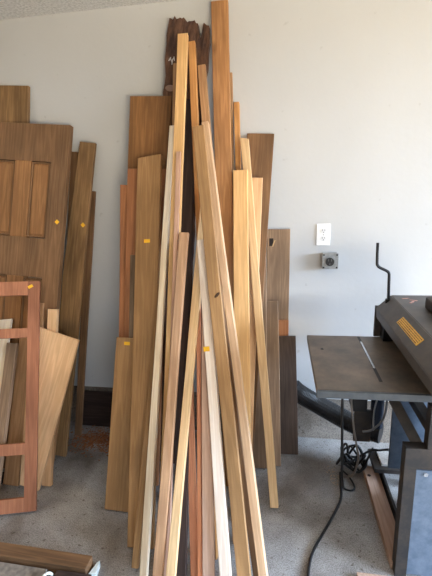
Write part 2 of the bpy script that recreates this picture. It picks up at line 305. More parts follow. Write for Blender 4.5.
B_L5 = board('L5', 'narrow_board', 'dark narrow board showing along the right edge of the stickered old board', 'board', 'old', LEFT)
B_L3 = board('L3', 'old_board', 'old brown board with yellow sticker leaning just right of the panelled door', 'board', 'oldgold', LEFT, x0f=lambda v: (-.059+.026*max(0,(v-.62)/.38), .059))
B_L6c = board('L6c', 'offcut_board', 'pale narrow board behind the right foot of the broad peach offcut', 'board', 'tan', LEFT)
B_thin = board('thin', 'stick', 'thin pale stick between door and the small upright block at left', 'stick', 'tan', LEFT)
B_block = board('block', 'stick', 'small square topped pale stick rising behind the broad peach offcut', 'stick', 'peach', LEFT)
B_L6b = board('L6b', 'short_board', 'tan brown board seen through the frame beside its upright', 'board', 'tan', LEFT)
B_L7 = board('L7', 'short_board', 'cream board with jagged top seen through the frame at photo edge', 'board', 'cream', LEFT, skew=.02, live=.003)
B_L8 = board('L8', 'stick', 'short brown stick with pale edge leaning left inside the frame', 'stick', 'gbrown', LEFT)
d6 = DATA['boards']['L6']
def l6_edge(v):
    w6 = d6['w']; return (-w6/2 + w6*.62*v_(v), w6/2)
def v_(v): return 1-v
o = link('peach_offcut', plank_bm(d6['L'], d6['w'], d6['t'], skew=-.012, seed='L6', x0f=l6_edge), [sp('peach')]*2, mw=board_matrix(d6))
tag(o, 'broad pale peach offcut tapering to its foot, in front of the old boards', 'offcut', LEFT)

sticker(B_L3, 'L3', .02, .02, .7)
sticker(B_C6, 'C6')
sticker(B_C7, 'C7')
sticker(B_C9, 'C9', .022, .018)
sticker(B_C25, 'C25', .026, .02)
_, (kx, kz) = DATA['marks']['knot']; tk = DATA['boards']['C18']['t']
bm = bmesh.new(); box(bm, kx-.012, kx+.010, -tk/2-.0008, -tk/2+.004, kz-.022, kz+.02, bev=.0004)
kn = link('knot_hole', bm, plain('knot_black', (44,34,28), .9), B_C18); kn['label'] = 'dark knot hole'
bm = bmesh.new(); box(bm, -.003, .003, -.002, .0015, -.018, .018)
bmesh.ops.transform(bm, matrix=Matrix.Translation((kx+.012, -tk/2-.001, kz-.008)) @ Matrix.Rotation(.35, 4, 'Y'), verts=bm.verts[:])
link('splinter', bm, plain('splinter_pale', (205,170,120), .7), kn)
_, (kx, kz) = DATA['marks']['crack']; tk = DATA['boards']['C10L']['t']
bm = bmesh.new(); bmesh.ops.create_uvsphere(bm, u_segments=12, v_segments=6, radius=1, matrix=Matrix.Translation((kx, -tk/2+.001, kz)) @ Matrix.Rotation(.9, 4, 'Y') @ Matrix.Diagonal((.007, .003, .016, 1)))
kn = link('knot', bm, plain('knot_brown', (70,48,30), .9), B_C10L); kn['label'] = 'dark knot'

# the bark slab: ragged top, deep split near its right side
d = DATA['boards']['slab']; rnd = random.Random(3)
bm = bmesh.new(); nx, nz = 22, 60; W, L, t = d['w'], d['L'], d['t']
def topz(u):
    z = L + .004 - .045*u + .005*math.sin(u*23) + .004*math.sin(u*51+1)
    if u < .1: z -= .015
    if .74 < u < .86: z -= .085*(1-abs(u-.8)/.06)
    return z
front, back = [], []
for i in range(nx+1):
    u = i/nx; f_, b_ = [], []
    for k in range(nz+1):
        v = k/nz; ed = .006*math.sin(v*31+2)+.004*math.sin(v*77)
        x = (-W/2+abs(ed)) * (1-u) + (W/2-abs(ed)) * u
        z = v*topz(u)
        y = -t/2 + rnd.uniform(0, .007) + (.012*(1-min(1, abs(u-.8)/.05)) if v > .8 else 0)
        f_.append(bm.verts.new((x, y, z))); b_.append(bm.verts.new((x, t/2, z)))
    front.append(f_); back.append(b_)
for i in range(nx):
    for k in range(nz):
        bm.faces.new((front[i][k], front[i+1][k], front[i+1][k+1], front[i][k+1]))
        bm.faces.new((back[i][k], back[i][k+1], back[i+1][k+1], back[i+1][k]))
    bm.faces.new((front[i][nz], front[i+1][nz], back[i+1][nz], back[i][nz])); bm.faces.new((front[i][0], back[i][0], back[i+1][0], front[i+1][0]))
for k in range(nz):
    bm.faces.new((front[0][k], front[0][k+1], back[0][k+1], back[0][k])); bm.faces.new((front[nx][k], back[nx][k], back[nx][k+1], front[nx][k+1]))
M_bark = rusty('bark', (56,38,32), (118,84,64), .9, 0, 26, .36, .74)
mpb = M_bark.node_tree.nodes.new('ShaderNodeMapping'); mpb.inputs['Scale'].default_value = (1, 1, .35)
for n_ in M_bark.node_tree.nodes:
    if n_.type == 'TEX_COORD': M_bark.node_tree.links.new(n_.outputs['Object'], mpb.inputs['Vector'])
for n_ in M_bark.node_tree.nodes:
    if n_.type == 'TEX_NOISE': M_bark.node_tree.links.new(mpb.outputs['Vector'], n_.inputs['Vector'])
slab = link('bark_slab', bm, M_bark, mw=board_matrix(d))
tag(slab, 'wide dark brown bark slab with a ragged split top, tallest against the wall', 'slab', PILE)
_, (cx, cz) = DATA['marks']['chalk']
bm = bmesh.new()
for k, (dx, dz, r) in enumerate(((-.012,.004,.5),(-.004,-.002,-.4),(.004,.003,.6),(.011,.006,-.2),(.002,-.012,.1))):
    q = bmesh.new(); box(q, -.0022, .0022, -.0012, .0012, -.010, .010)
    bmesh.ops.transform(q, matrix=Matrix.Translation((cx+dx, -t/2-.0005, cz+dz)) @ Matrix.Rotation(r, 4, 'Y'), verts=q.verts[:])
    me = bpy.data.meshes.new('tmp'); q.to_mesh(me); q.free(); bm.from_mesh(me); bpy.data.meshes.remove(me)
o = link('chalk_mark', bm, plain('chalk', (205,200,195), .9), slab); o['label'] = 'white chalk scribble'
_, (cx, cz) = DATA['marks']['patch']
bm = bmesh.new(); bmesh.ops.create_uvsphere(bm, u_segments=14, v_segments=8, radius=1, matrix=Matrix.Translation((cx, -t/2+.002, cz)) @ Matrix.Diagonal((.026, .006, .016, 1)))
o = link('bare_patch', bm, plain('bare_wood', (150,122,108), .8), slab, smooth=True); o['label'] = 'pale grey patch of missing bark'

# ------------------------------------------------------------------ door
d = DATA['boards']['DOOR']; q = DATA['door']; t = d['t']; W = d['w']; L = d['L']
door = empty('panel_door', mw=board_matrix(d))
tag(door, 'old brown panelled wooden door leaning against the wall at far left', 'door')
m_st, m_rl, m_pn = sp('door'), wood('wood_door_rail', (148,112,80), (106,76,52), 55.0, rough=.5), sp('panel')
xs = .272; xl = -xs; zt = q['a'][1]; zb = q['b'][1]; zc = 1.088; mul0, mul1 = .062, .158
zlo = .22
def rail_bm(x0, x1, z0, z1):
    # built along local Z then laid across so the grain runs along the rail
    bm = bxm(z0, z1, -t/2, t/2, x0, x1, bev=.0015)
    bmesh.ops.transform(bm, matrix=Matrix(((0,0,1,0),(0,1,0,0),(1,0,0,0),(0,0,0,1))), verts=bm.verts[:]); return bm
s_ = link('stile', bxm(xs, W/2, -t/2, t/2, 0, L, bev=.002), m_st, door)
link('stile', bxm(-W/2, xl, -t/2, t/2, 0, L, bev=.002), m_st, door)
for n_, a, b_ in (('top_rail', zt, L), ('lock_rail', zc, zb), ('bottom_rail', 0, zlo)):
    link(n_, rail_bm(xl, xs, a, b_), m_rl, door)
for a, b_ in ((zb, zt), (zlo, zc)):
    link('mullion', bxm(mul0, mul1, -t/2, t/2, a, b_, bev=.0015), m_pn, door)
    link('mullion', bxm(-mul1, -mul0, -t/2, t/2, a, b_, bev=.0015), m_pn, door)
    for x0, x1 in ((mul1, xs), (-mul0, mul0), (xl, -mul1)):
        bm = bmesh.new(); box(bm, x0+.004, x1-.004, -t/2+.014, t/2-.012, a+.003, b_-.003)
        box(bm, x0+.014, x1-.014, -t/2+.006, t/2-.008, a+.02, b_-.02, bev=.004)
        p = link('panel', bm, m_pn, door)
        bm = bmesh.new()
        for (u0, u1, v0, v1) in ((x0+.004, x0+.011, a+.004, b_-.004), (x1-.011, x1-.004, a+.004, b_-.004), (x0+.004, x1-.004, a+.004, a+.011), (x0+.004, x1-.004, b_-.011, b_-.004)):
            box(bm, u0, u1, -t/2+.003, -t/2+.013, v0, v1, bev=.002)
        link('moulding', bm, m_st, p)
sticker(door, 'door', .02, .02, .7)

# ------------------------------------------------------------------ reddish frame in front
d = DATA['boards']['FRAME']; q = DATA['frame']; t = d['t']; W = d['w']; L = d['L']
fr = empty('cabinet_face_frame', mw=board_matrix(d))
tag(fr, 'reddish brown open wooden frame with crossbars standing in front at far left', 'frame')
m1, m2 = sp('frame'), wood('wood_frame_rail', (188,126,92), (150,94,68), 71.0, rough=.5)
xs = q['st'][0]
link('stile', bxm(xs-.004, W/2, -t/2, t/2, 0, L, bev=.002), m1, fr)
link('stile', bxm(-W/2, -W/2+.045, -t/2, t/2, 0, L, bev=.002), m1, fr)
for n_, z0, z1 in (('top_rail', q['t'][1], L), ('middle_rail', q['m1'][1], q['m0'][1]), ('lower_rail', q['r1'][1], q['r0'][1]), ('bottom_rail', 0, q['b'][1])):
    link(n_, rail_bm(-W/2+.045, xs-.004, z0, z1) if True else None, m2, fr)
sticker(fr, 'FRAME', .026, .016, -.5)

# ------------------------------------------------------------------ room
M_wall, nt, b = newmat('wall_paint')
tc = nt.nodes.new('ShaderNodeTexCoord')
n1 = nt.nodes.new('ShaderNodeTexNoise'); n1.inputs['Scale'].default_value = 1.3; n1.inputs['Detail'].default_value = 4
n2 = nt.nodes.new('ShaderNodeTexNoise'); n2.inputs['Scale'].default_value = 34; n2.inputs['Detail'].default_value = 3
n3 = nt.nodes.new('ShaderNodeTexNoise'); n3.inputs['Scale'].default_value = 22; n3.inputs['Detail'].default_value = 2
for n in (n1, n2, n3): nt.links.new(tc.outputs['Object'], n.inputs['Vector'])
r = ramp(nt, [(.3, (.53,.53,.53,1)), (.7, (.58,.58,.585,1))]); nt.links.new(n1.outputs['Fac'], r.inputs['Fac'])
r3 = ramp(nt, [(.70, (1,1,1,1)), (.79, (.84,.83,.82,1))]); nt.links.new(n3.outputs['Fac'], r3.inputs['Fac'])
mx = nt.nodes.new('ShaderNodeMix'); mx.data_type = 'RGBA'; mx.blend_type = 'MULTIPLY'; mx.inputs['Factor'].default_value = 1
nt.links.new(r.outputs['Color'], mx.inputs['A']); nt.links.new(r3.outputs['Color'], mx.inputs['B']); nt.links.new(mx.outputs['Result'], b.inputs['Base Color'])
b.inputs['Roughness'].default_value = .6; b.inputs['Specular IOR Level'].default_value = .25
bp = nt.nodes.new('ShaderNodeBump'); bp.inputs['Strength'].default_value = .22; bp.inputs['Distance'].default_value = .004
nt.links.new(n2.outputs['Fac'], bp.inputs['Height']); nt.links.new(bp.outputs['Normal'], b.inputs['Normal'])

M_ceil, nt, b = newmat('ceiling_texture')
tc = nt.nodes.new('ShaderNodeTexCoord'); n1 = nt.nodes.new('ShaderNodeTexNoise'); n1.inputs['Scale'].default_value = 75; n1.inputs['Detail'].default_value = 5; n1.inputs['Roughness'].default_value = .75
nt.links.new(tc.outputs['Object'], n1.inputs['Vector'])
r = ramp(nt, [(.35, (.50,.49,.475,1)), (.6, (.82,.81,.79,1))]); nt.links.new(n1.outputs['Fac'], r.inputs['Fac']); nt.links.new(r.outputs['Color'], b.inputs['Base Color'])
b.inputs['Roughness'].default_value = .95
bp = nt.nodes.new('ShaderNodeBump'); bp.inputs['Strength'].default_value = .7; bp.inputs['Distance'].default_value = .008
nt.links.new(n1.outputs['Fac'], bp.inputs['Height']); nt.links.new(bp.outputs['Normal'], b.inputs['Normal'])

def concrete(name, c1, c2, stain, rough0, rough1):
    m, nt, b = newmat(name)
    tc = nt.nodes.new('ShaderNodeTexCoord')
    n1 = nt.nodes.new('ShaderNodeTexNoise'); n1.inputs['Scale'].default_value = 5; n1.inputs['Detail'].default_value = 8; n1.inputs['Roughness'].default_value = .65
    n2 = nt.nodes.new('ShaderNodeTexNoise'); n2.inputs['Scale'].default_value = 190; n2.inputs['Detail'].default_value = 2
    n3 = nt.nodes.new('ShaderNodeTexNoise'); n3.inputs['Scale'].default_value = 1.9; n3.inputs['Detail'].default_value = 5; n3.inputs['Distortion'].default_value = .6
    n4 = nt.nodes.new('ShaderNodeTexNoise'); n4.inputs['Scale'].default_value = 46; n4.inputs['Detail'].default_value = 2
    for n in (n1, n2, n3, n4): nt.links.new(tc.outputs['Object'], n.inputs['Vector'])
    r1 = ramp(nt, [(.3, lin(c1)), (.7, lin(c2))]); nt.links.new(n1.outputs['Fac'], r1.inputs['Fac'])
    r2 = ramp(nt, [(.36, (.60,.59,.58,1)), (.62, (1.08,1.08,1.08,1))]); nt.links.new(n2.outputs['Fac'], r2.inputs['Fac'])
    r3 = ramp(nt, [(.46, (1,1,1,1)), (.66, lin(stain))]); nt.links.new(n3.outputs['Fac'], r3.inputs['Fac'])
    r4 = ramp(nt, [(.64, (1,1,1,1)), (.70, (.52,.47,.43,1))]); nt.links.new(n4.outputs['Fac'], r4.inputs['Fac'])
    prev = r1.outputs['Color']
    for rr in (r2, r3, r4):
        mx = nt.nodes.new('ShaderNodeMix'); mx.data_type = 'RGBA'; mx.blend_type = 'MULTIPLY'; mx.inputs['Factor'].default_value = 1
        nt.links.new(prev, mx.inputs['A']); nt.links.new(rr.outputs['Color'], mx.inputs['B']); prev = mx.outputs['Result']
    nt.links.new(prev, b.inputs['Base Color'])
    mr = nt.nodes.new('ShaderNodeMapRange'); mr.inputs['From Min'].default_value = .3; mr.inputs['From Max'].default_value = .7; mr.inputs['To Min'].default_value = rough0; mr.inputs['To Max'].default_value = rough1
    nt.links.new(n3.outputs['Fac'], mr.inputs['Value']); nt.links.new(mr.outputs['Result'], b.inputs['Roughness'])
    bp = nt.nodes.new('ShaderNodeBump'); bp.inputs['Strength'].default_value = .15; bp.inputs['Distance'].default_value = .002
    nt.links.new(n2.outputs['Fac'], bp.inputs['Height']); nt.links.new(bp.outputs['Normal'], b.inputs['Normal'])
    return m
M_floor = concrete('floor_concrete', (140,136,133), (190,187,185), (186,174,164), .36, .55)
M_curb = concrete('curb_concrete', (128,116,104), (160,148,136), (210,200,190), .8, .9)

XL, XR, YF, H = -3.3, 4.2, -5.2, 2.44
struct('floor', bxm(XL-.2, XR+.2, YF-.2, .3, -.12, 0), M_floor)
struct('ceiling', bxm(XL-.2, XR+.2, YF-.2, .3, H, H+.1), M_ceil)
struct('wall_back', bxm(XL-.1, XR+.1, 0, .16, .278, H), M_wall)
struct('trim_1', bxm(XL-.1, XR+.1, .012, .16, 0, .278), M_curb)
M_unseen = plain('unseen_wall_dark', (78,68,58), .8)  # out-of-view walls given a dark tone to cut bounced light
struct('wall_left', bxm(XL-.12, XL, YF, 0, 0, H), M_unseen)
FX0, FX1 = .8, 3.2      # opening added in the unseen front wall to let in extra light
bm = bmesh.new(); box(bm, XL-.1, FX0, YF-.12, YF, 0, H); box(bm, FX1, XR+.1, YF-.12, YF, 0, H); box(bm, FX0, FX1, YF-.12, YF, 2.15, H)
struct('wall_front', bm, M_unseen)
# right wall with the open garage door way
DY0, DY1, DZ = -4.4, -.12, 2.15
bm = bmesh.new(); box(bm, XR, XR+.12, DY1, 0, 0, H); box(bm, XR, XR+.12, YF, DY0, 0, H); box(bm, XR, XR+.12, DY0, DY1, DZ, H)
struct('wall_right', bm, M_unseen)

# ------------------------------------------------------------------ outlet and receptacle box on the wall
M_white = plain('white_plastic', (236,236,238), .35, var=.02)
M_dk = plain('black_plastic', (24,24,26), .5, var=.1)
M_galv = rusty('grey_box_metal', (140,140,138), (168,168,166), .5, .2, 40)
ox, oz = .190, 1.258
ou = empty('wall_outlet', (ox, -.0005, oz)); tag(ou, 'white double wall outlet on the wall above the round grey receptacle box', 'outlet')
link('cover_plate', bxm(-.036, .036, -.006, 0, -.0585, .0585, bev=.0025), M_white, ou)
for dz in (.0205, -.0205):
    bm = bmesh.new(); prism(bm, [(.0165*math.cos(a), .0145*math.sin(a)+dz) for a in [i*math.pi/8 for i in range(16)]], -.0085, -.005)
    s_ = link('socket', bm, plain('socket_white', (222,222,224), .4, var=.02), ou)
    bm = bmesh.new()
    for dx, h in ((-.0062, .0085), (.0062, .007)): box(bm, dx-.0013, dx+.0013, -.0092, -.007, dz+.002-h/2+.002, dz+.002+h/2+.002)
    cyl(bm, (0, -.0081, dz-.007), .0026, .002)
    link('slots', bm, M_dk, s_)
bm = bmesh.new(); cyl(bm, (0, -.0065, 0), .003, .002); link('screw', bm, M_galv, ou)
rx, rz = .226, 1.121
rb = empty('range_receptacle', (rx, -.0005, rz)); tag(rb, 'square grey metal box with a round black power socket on the wall', 'receptacle')
link('box', bxm(-.040, .040, -.046, 0, -.040, .040, bev=.006), M_galv, rb)
bm = bmesh.new(); box(bm, -.043, .043, -.050, -.0445, -.043, .043, bev=.0025); cv = link('cover', bm, M_galv, rb)
bm = bmesh.new(); cyl(bm, (-.002, -.0525, -.003), .0225, .007, seg=32); sk = link('socket', bm, M_dk, rb)
bm = bmesh.new()
for a in (-.7, .7, 3.14): box(bm, -.002+.012*math.sin(a)-.002, -.002+.012*math.sin(a)+.002, -.0568, -.0555, -.003+.012*math.cos(a)-.006, -.003+.012*math.cos(a)+.006)
link('slots', bm, plain('slot_grey', (90,88,86), .4), sk)
for sx in (-1, 1):
    for sz in (-1, 1):
        bm = bmesh.new(); cyl(bm, (sx*.034, -.0512, sz*.034), .005, .004, seg=12); link('screw', bm, M_dk, rb)

# ------------------------------------------------------------------ thickness planer on its stand
M_iron = rusty('worn_iron', (66,63,62), (98,88,80), .45, .35, 11, .38, .72)
M_tabletop = rusty('rusty_table_iron', (98,90,84), (134,120,106), .42, .35, 9, .35, .7)
M_blue = rusty('blue_grey_paint', (86,100,118), (118,130,146), .5, .05, 20, .35, .75)
M_rim = rusty('dark_blue_grey_paint', (70,78,88), (92,98,106), .5, .1, 22, .35, .75)
M_head = rusty('grey_brown_paint', (74,72,72), (96,90,86), .5, .1, 12, .4, .75)
M_black = plain('black_steel', (28,28,30), .45, .3, .15, 20)
M_steel = plain('bright_steel', (200,202,205), .25, .9, .05)
M_stand = rusty('stand_dark_paint', (44,41,40), (74,62,53), .6, .1, 18, .42, .75)
pl = empty('planer', (.111, -.888, 0), math.radians(1.2))
tag(pl, 'old grey thickness planer with flat iron table, hand crank and yellow label', 'machine')
tb = link('table', bxm(0, .56, .006, .567, .774, .8, bev=.003), M_tabletop, pl); tb['label'] = 'flat rusty brown iron table'
rm_ = link('table_rim', bxm(-.001, .56, -.006, .006, .771, .7985, bev=.002), M_rim, tb); rm_['label'] = 'blue grey painted front edge'
link('table_rib', bxm(.06, .56, .12, .54, .745, .7735), M_stand, tb)
bm = bmesh.new(); box(bm, .2375, .2495, .085, .556, .7985, .8008)
link('table_slot', bm, M_dk, tb)
o = link('slot_insert', bxm(.2395, .2475, .2, .49, .7995, .8016), M_steel, tb); o['label'] = 'bright steel strip set in the slot'
link('bolt_hole', bxm(.05, .062, .385, .4, .799, .8009), M_dk, tb)
# head casting
bm = bmesh.new(); prism(bm, [(.318,.948),(.382,1.01),(.58,1.01),(.58,.884),(.335,.884),(.322,.90)], -.34, .562, bev=.003)
hd = link('head', bm, M_head, pl)
link('end_plate', bxm(.316, .58, .5625, .576, .8015, .955, bev=.002), M_head, hd)
link('bearing_bracket', bxm(.345, .40, .50, .5615, .8015, .883), M_black, hd)
link('cutter_guard', bxm(.42, .58, -.33, .56, .812, .883), M_black, hd)
link('motor_cover', bxm(.465, .58, -.2, .36, 1.0105, 1.06, bev=.010), M_stand, hd)
bm = bmesh.new()
for (x, y, r_) in ((.43, .50, .3), (.455, .47, -.4), (.44, .44, .9)):
    qq = bmesh.new(); box(qq, -.016, .016, -.005, .005, 0, .0012); bmesh.ops.transform(qq, matrix=Matrix.Translation((x, y, 1.0103)) @ Matrix.Rotation(r_, 4, 'Z'), verts=qq.verts[:])
    me = bpy.data.meshes.new('tmp'); qq.to_mesh(me); qq.free(); bm.from_mesh(me); bpy.data.meshes.remove(me)
o = link('torn_decal', bm, plain('torn_decal', (196,150,140), .6, var=.4, scale=60), hd); o['label'] = 'torn white and red decal scraps'
# yellow label on the chamfer: plane through (.318,.948)-(.382,1.01)
ang = math.atan2(1.01-.948, .382-.318)
cm = Matrix.Translation((.318, 0, .948)) @ Matrix.Rotation(-ang, 4, 'Y')    # local x climbs the chamfer, z is its outward normal
M_yel = plain('label_yellow', (226,176,66), .45, var=.12, scale=30)
bm = bmesh.new(); box(bm, .030, .064, .03, .285, .0004, .0016); bmesh.ops.transform(bm, matrix=cm, verts=bm.verts[:])
lb = link('warning_label', bm, M_yel, hd); lb['label'] = 'yellow label with small dark print'
bm = bmesh.new(); rr = random.Random(5)
for row in range(4):
    u = .0345 + row*.0077; y = .276; h_ = .0026 if row else .0038
    while y > .045:
        wd = rr.uniform(.004, .013)
        qv = box(bm, u-h_/2, u+h_/2, y-wd, y, .0017, .0021); y -= wd + rr.uniform(.002, .005)
bmesh.ops.transform(bm, matrix=cm, verts=bm.verts[:])
link('print', bm, plain('label_print', (92,64,30), .6), lb)
# crank
bm = bmesh.new(); cyl(bm, (.363, .53, .988), .013, .022, 'z', 20); link('crank_boss', bm, M_black, hd)
bm = bmesh.new()
tube(bm, [(0.364,.53,.985),(0.363,.53,1.03),(0.360,.53,1.105)] + spline([(0.360,.53,1.105),(0.358,.53,1.122),(0.347,.53,1.133),(0.317,.53,1.148),(0.307,.53,1.158),(0.304,.53,1.166)], 5)[1:] + [(0.302,.53,1.21),(0.301,.53,1.262)], .0068, 12)
cr = link('crank_handle', bm, M_black, pl, smooth=True); cr['label'] = 'black bent rod hand crank'
# stand
for (x0, x1, y0, y1, zt) in ((.322, .366, -.012, .035, .50), (.52, .565, -.012, .035, .50), (.52, .565, .50, .54, .585)):
    link('stand_leg', bxm(x0, x1, y0, y1, .001, zt, bev=.002), M_stand, pl)
link('stand_rail', bxm(.322, .565, -.012, .035, .50, .585, bev=.002), M_stand, pl)
link('stand_rail', bxm(.44, .565, .50, .54, .585, .61, bev=.002), M_stand, pl)
link('stand_rail', bxm(.45, .49, .035, .46, .545, .585, bev=.002), M_stand, pl)
bm = bxm(.3665, .5195, -.008, .002, .012, .494, bev=.002); o = link('side_panel', bm, M_blue, pl); o['label'] = 'blue grey sheet metal panel'
bm = bmesh.new(); cyl(bm, (.40, -.0095, .478), .008, .004, 'y', 14); link('bolt', bm, M_steel, o)
o = link('rear_panel', bxm(.395, .56, .44, .452, .16, .60, bev=.003), M_blue, pl); o['label'] = 'blue grey sheet at the back of the stand'
link('stand_post', bxm(.395, .45, -.012, .03, .586, .756, bev=.002), M_stand, pl)
link('added_shade_sheet', bxm(.566, .572, 0, .40, .001, .58), M_stand, pl)  # added out-of-view sheet, blocks side light to shade the floor
link('side_housing', bxm(.535, .562, .0, .42, .586, .744, bev=.004), M_stand, pl)
# slanted angle iron
def bar(name, p, q_, w, h, m, parent):
    p, q_ = Vector(p), Vector(q_); z = (q_-p).normalized(); x = z.cross(Vector((0, 1, 0))).normalized(); y = z.cross(x)
    bm = bxm(-w/2, w/2, -h/2, h/2, 0, (q_-p).length, bev=min(w, h)*.08)
    bmesh.ops.transform(bm, matrix=Matrix(((x.x,y.x,z.x,p.x),(x.y,y.y,z.y,p.y),(x.z,y.z,z.z,p.z),(0,0,0,1))), verts=bm.verts[:])
    return link(name, bm, m, parent)
bar('brace', (.288, .27, .735), (.392, .05, .545), .040, .012, M_iron, pl)
link('lower_shelf', bxm(.345, .56, .49, .66, .09, .112, bev=.002), M_stand, pl)
link('shelf_leg', bxm(.37, .40, .60, .63, .001, .0895), M_stand, pl)
link('shelf_leg', bxm(.52, .55, .60, .63, .001, .0895), M_stand, pl)
# switch box and motor under the table
mo = link('motor', bxm(.203, .272, .40, .50, .485, .61, bev=.005), M_black, pl)
link('motor_bracket', bxm(.225, .265, .42, .47, .611, .745), M_stand, mo)
link('motor_plate', bxm(.218, .296, .41, .43, .32, .484, bev=.003), M_stand, mo)
bm = bmesh.new(); cyl(bm, (.328, .45, .47), .030, .17, 'z', 24); o = link('capacitor', bm, plain('motor_blue_black', (46,56,74), .4, .3), mo); o['label'] = 'dark blue upright cylinder'
bm = bmesh.new(); tube(bm, spline([(.315,.36,.74),(.335,.345,.66),(.34,.345,.56),(.33,.35,.48),(.29,.36,.42),(.25,.37,.40)]), .005, 8); o = link('motor_cable', bm, plain('grey_cable', (120,124,130), .4), mo, smooth=True)
bm = bmesh.new(); tube(bm, spline([(.32,.40,.73),(.322,.395,.62),(.30,.39,.50),(.30,.385,.40)]), .004, 8); link('motor_cable', bm, plain('pale_cable', (150,154,158), .4), mo, smooth=True)
# wooden skid under the stand
bm = bxm(-.036, .036, 0, .035, 0, .60, bev=.002)
sk = link('floor_plank', bm, [sp('mauve')], mw=Matrix.Translation((.461, -.862, .0005)) @ Matrix.Rotation(math.radians(1.2), 4, 'Z') @ Matrix(((1,0,0,0),(0,0,1,0),(0,1,0,0),(0,0,0,1))))
tag(sk, 'grey pink plank lying on the floor beside the planer leg', 'board')
bm = bmesh.new(); cyl(bm, (-.018, .0352, .52), .009, .001, 'y', 16); o = link('knot', bm, plain('knot_dark', (60,42,34), .8), sk)
ir = link('steel_strip', bxm(-.006, .006, -.27, .27, 0, .05, bev=.001), M_stand, mw=Matrix.Translation((.506, -.56, .0005)) @ Matrix.Rotation(math.radians(1.2), 4, 'Z'))
tag(ir, 'thin dark steel strip on edge along the pinkish floor plank', 'steel strip')
ti = link('floor_tile', bxm(-.062, .062, -.055, .055, 0, .012, bev=.001), plain('speckled_tile', (196,190,184), .5, var=.25, scale=90), mw=Matrix.Translation((.545, -.305, .1125)) @ Matrix.Rotation(.05, 4, 'Z'))
tag(ti, 'white speckled tile lying on the low shelf of the planer stand', 'tile')
of = link('scrap_board', bxm(-.06, .06, -.03, .03, 0, .018, bev=.0015), [sp('mauve')], mw=Matrix.Translation((.345, -.94, .0005)))
tag(of, 'small pale wood scrap on the floor left of the planer leg', 'scrap')

# ------------------------------------------------------------------ black hose, cords
bm = bmesh.new(); path = spline([(.036,-.060,.372),(.075,-.060,.338),(.138,-.062,.300),(.204,-.085,.274),(.284,-.12,.246),(.352,-.16,.230),(.42,-.20,.224),(.50,-.24,.222)], 14)
tube(bm, path, .05, 20, rf=lambda i: .055 if i % 2 else .053)
o = link('dust_hose', bm, plain('hose_black', (20,20,22), .42, 0, .1), smooth=False)
tag(o, 'fat black ribbed dust hose running behind the boards to the planer', 'hose')
M_cord = plain('black_cord', (26,26,28), .45)
M_cord2 = plain('grey_cord', (120,112,106), .5)
PLI = (Matrix.Translation((.111, -.888, 0)) @ Matrix.Rotation(math.radians(1.2), 4, 'Z')).inverted()
bm = bmesh.new()
tube(bm, spline([(.245,-.60,.745),(.243,-.602,.62),(.247,-.605,.48),(.252,-.60,.36),(.262,-.57,.20),(.285,-.47,.05),(.297,-.36,.010),(.292,-.30,.0065),(.284,-.40,.0065),(.272,-.50,.0065),(.225,-.61,.0065),(.18,-.70,.0065),(.135,-.79,.0065),(.108,-.86,.0065),(.093,-.95,.0065),(.095,-1.05,.0065)], 8), .006, 8)
o = link('power_cord', bm, M_cord, pl, smooth=True); o['label'] = 'long black power cord snaking across the floor'; o.matrix_parent_inverse = PLI
bm = bmesh.new()
tube(bm, spline([(.283,-.56,.745),(.284,-.57,.62),(.292,-.575,.53),(.305,-.57,.44),(.325,-.55,.34),(.34,-.52,.26),(.335,-.45,.12),(.318,-.36,.03),(.30,-.33,.0055)], 8), .005, 8)
o = link('hanging_cord', bm, M_cord2, pl, smooth=True); o['label'] = 'grey brown cord'; o.matrix_parent_inverse = PLI
bm = bmesh.new(); pts = []; rc = random.Random(4)
for k in range(40):
    a = k*.75 + rc.uniform(-.3, .3); rr_ = rc.uniform(.03, .085)
    pts.append((.368+rr_*1.15*math.cos(a), -.262+rr_*.75*math.sin(a), .03 + .12*rc.random()**1.5))
pts += [(.44,-.27,.13),(.49,-.285,.15),(.53,-.30,.17)]
tube(bm, spline(pts, 5), .006, 7)
o = link('coiled_cord', bm, M_cord, smooth=True); tag(o, 'tangled black coil of cord under the planer table', 'cord')
bm = bmesh.new(); tube(bm, spline([(.30,-.27,.006),(.335,-.33,.006),(.352,-.40,.006),(.335,-.43,.006),(.305,-.425,.006),(.29,-.41,.0135)], 8), .0045, 7)
o = link('cord_loop', bm, M_cord, smooth=True); tag(o, 'short black loop of cord on the floor beside the long power cord', 'cord')

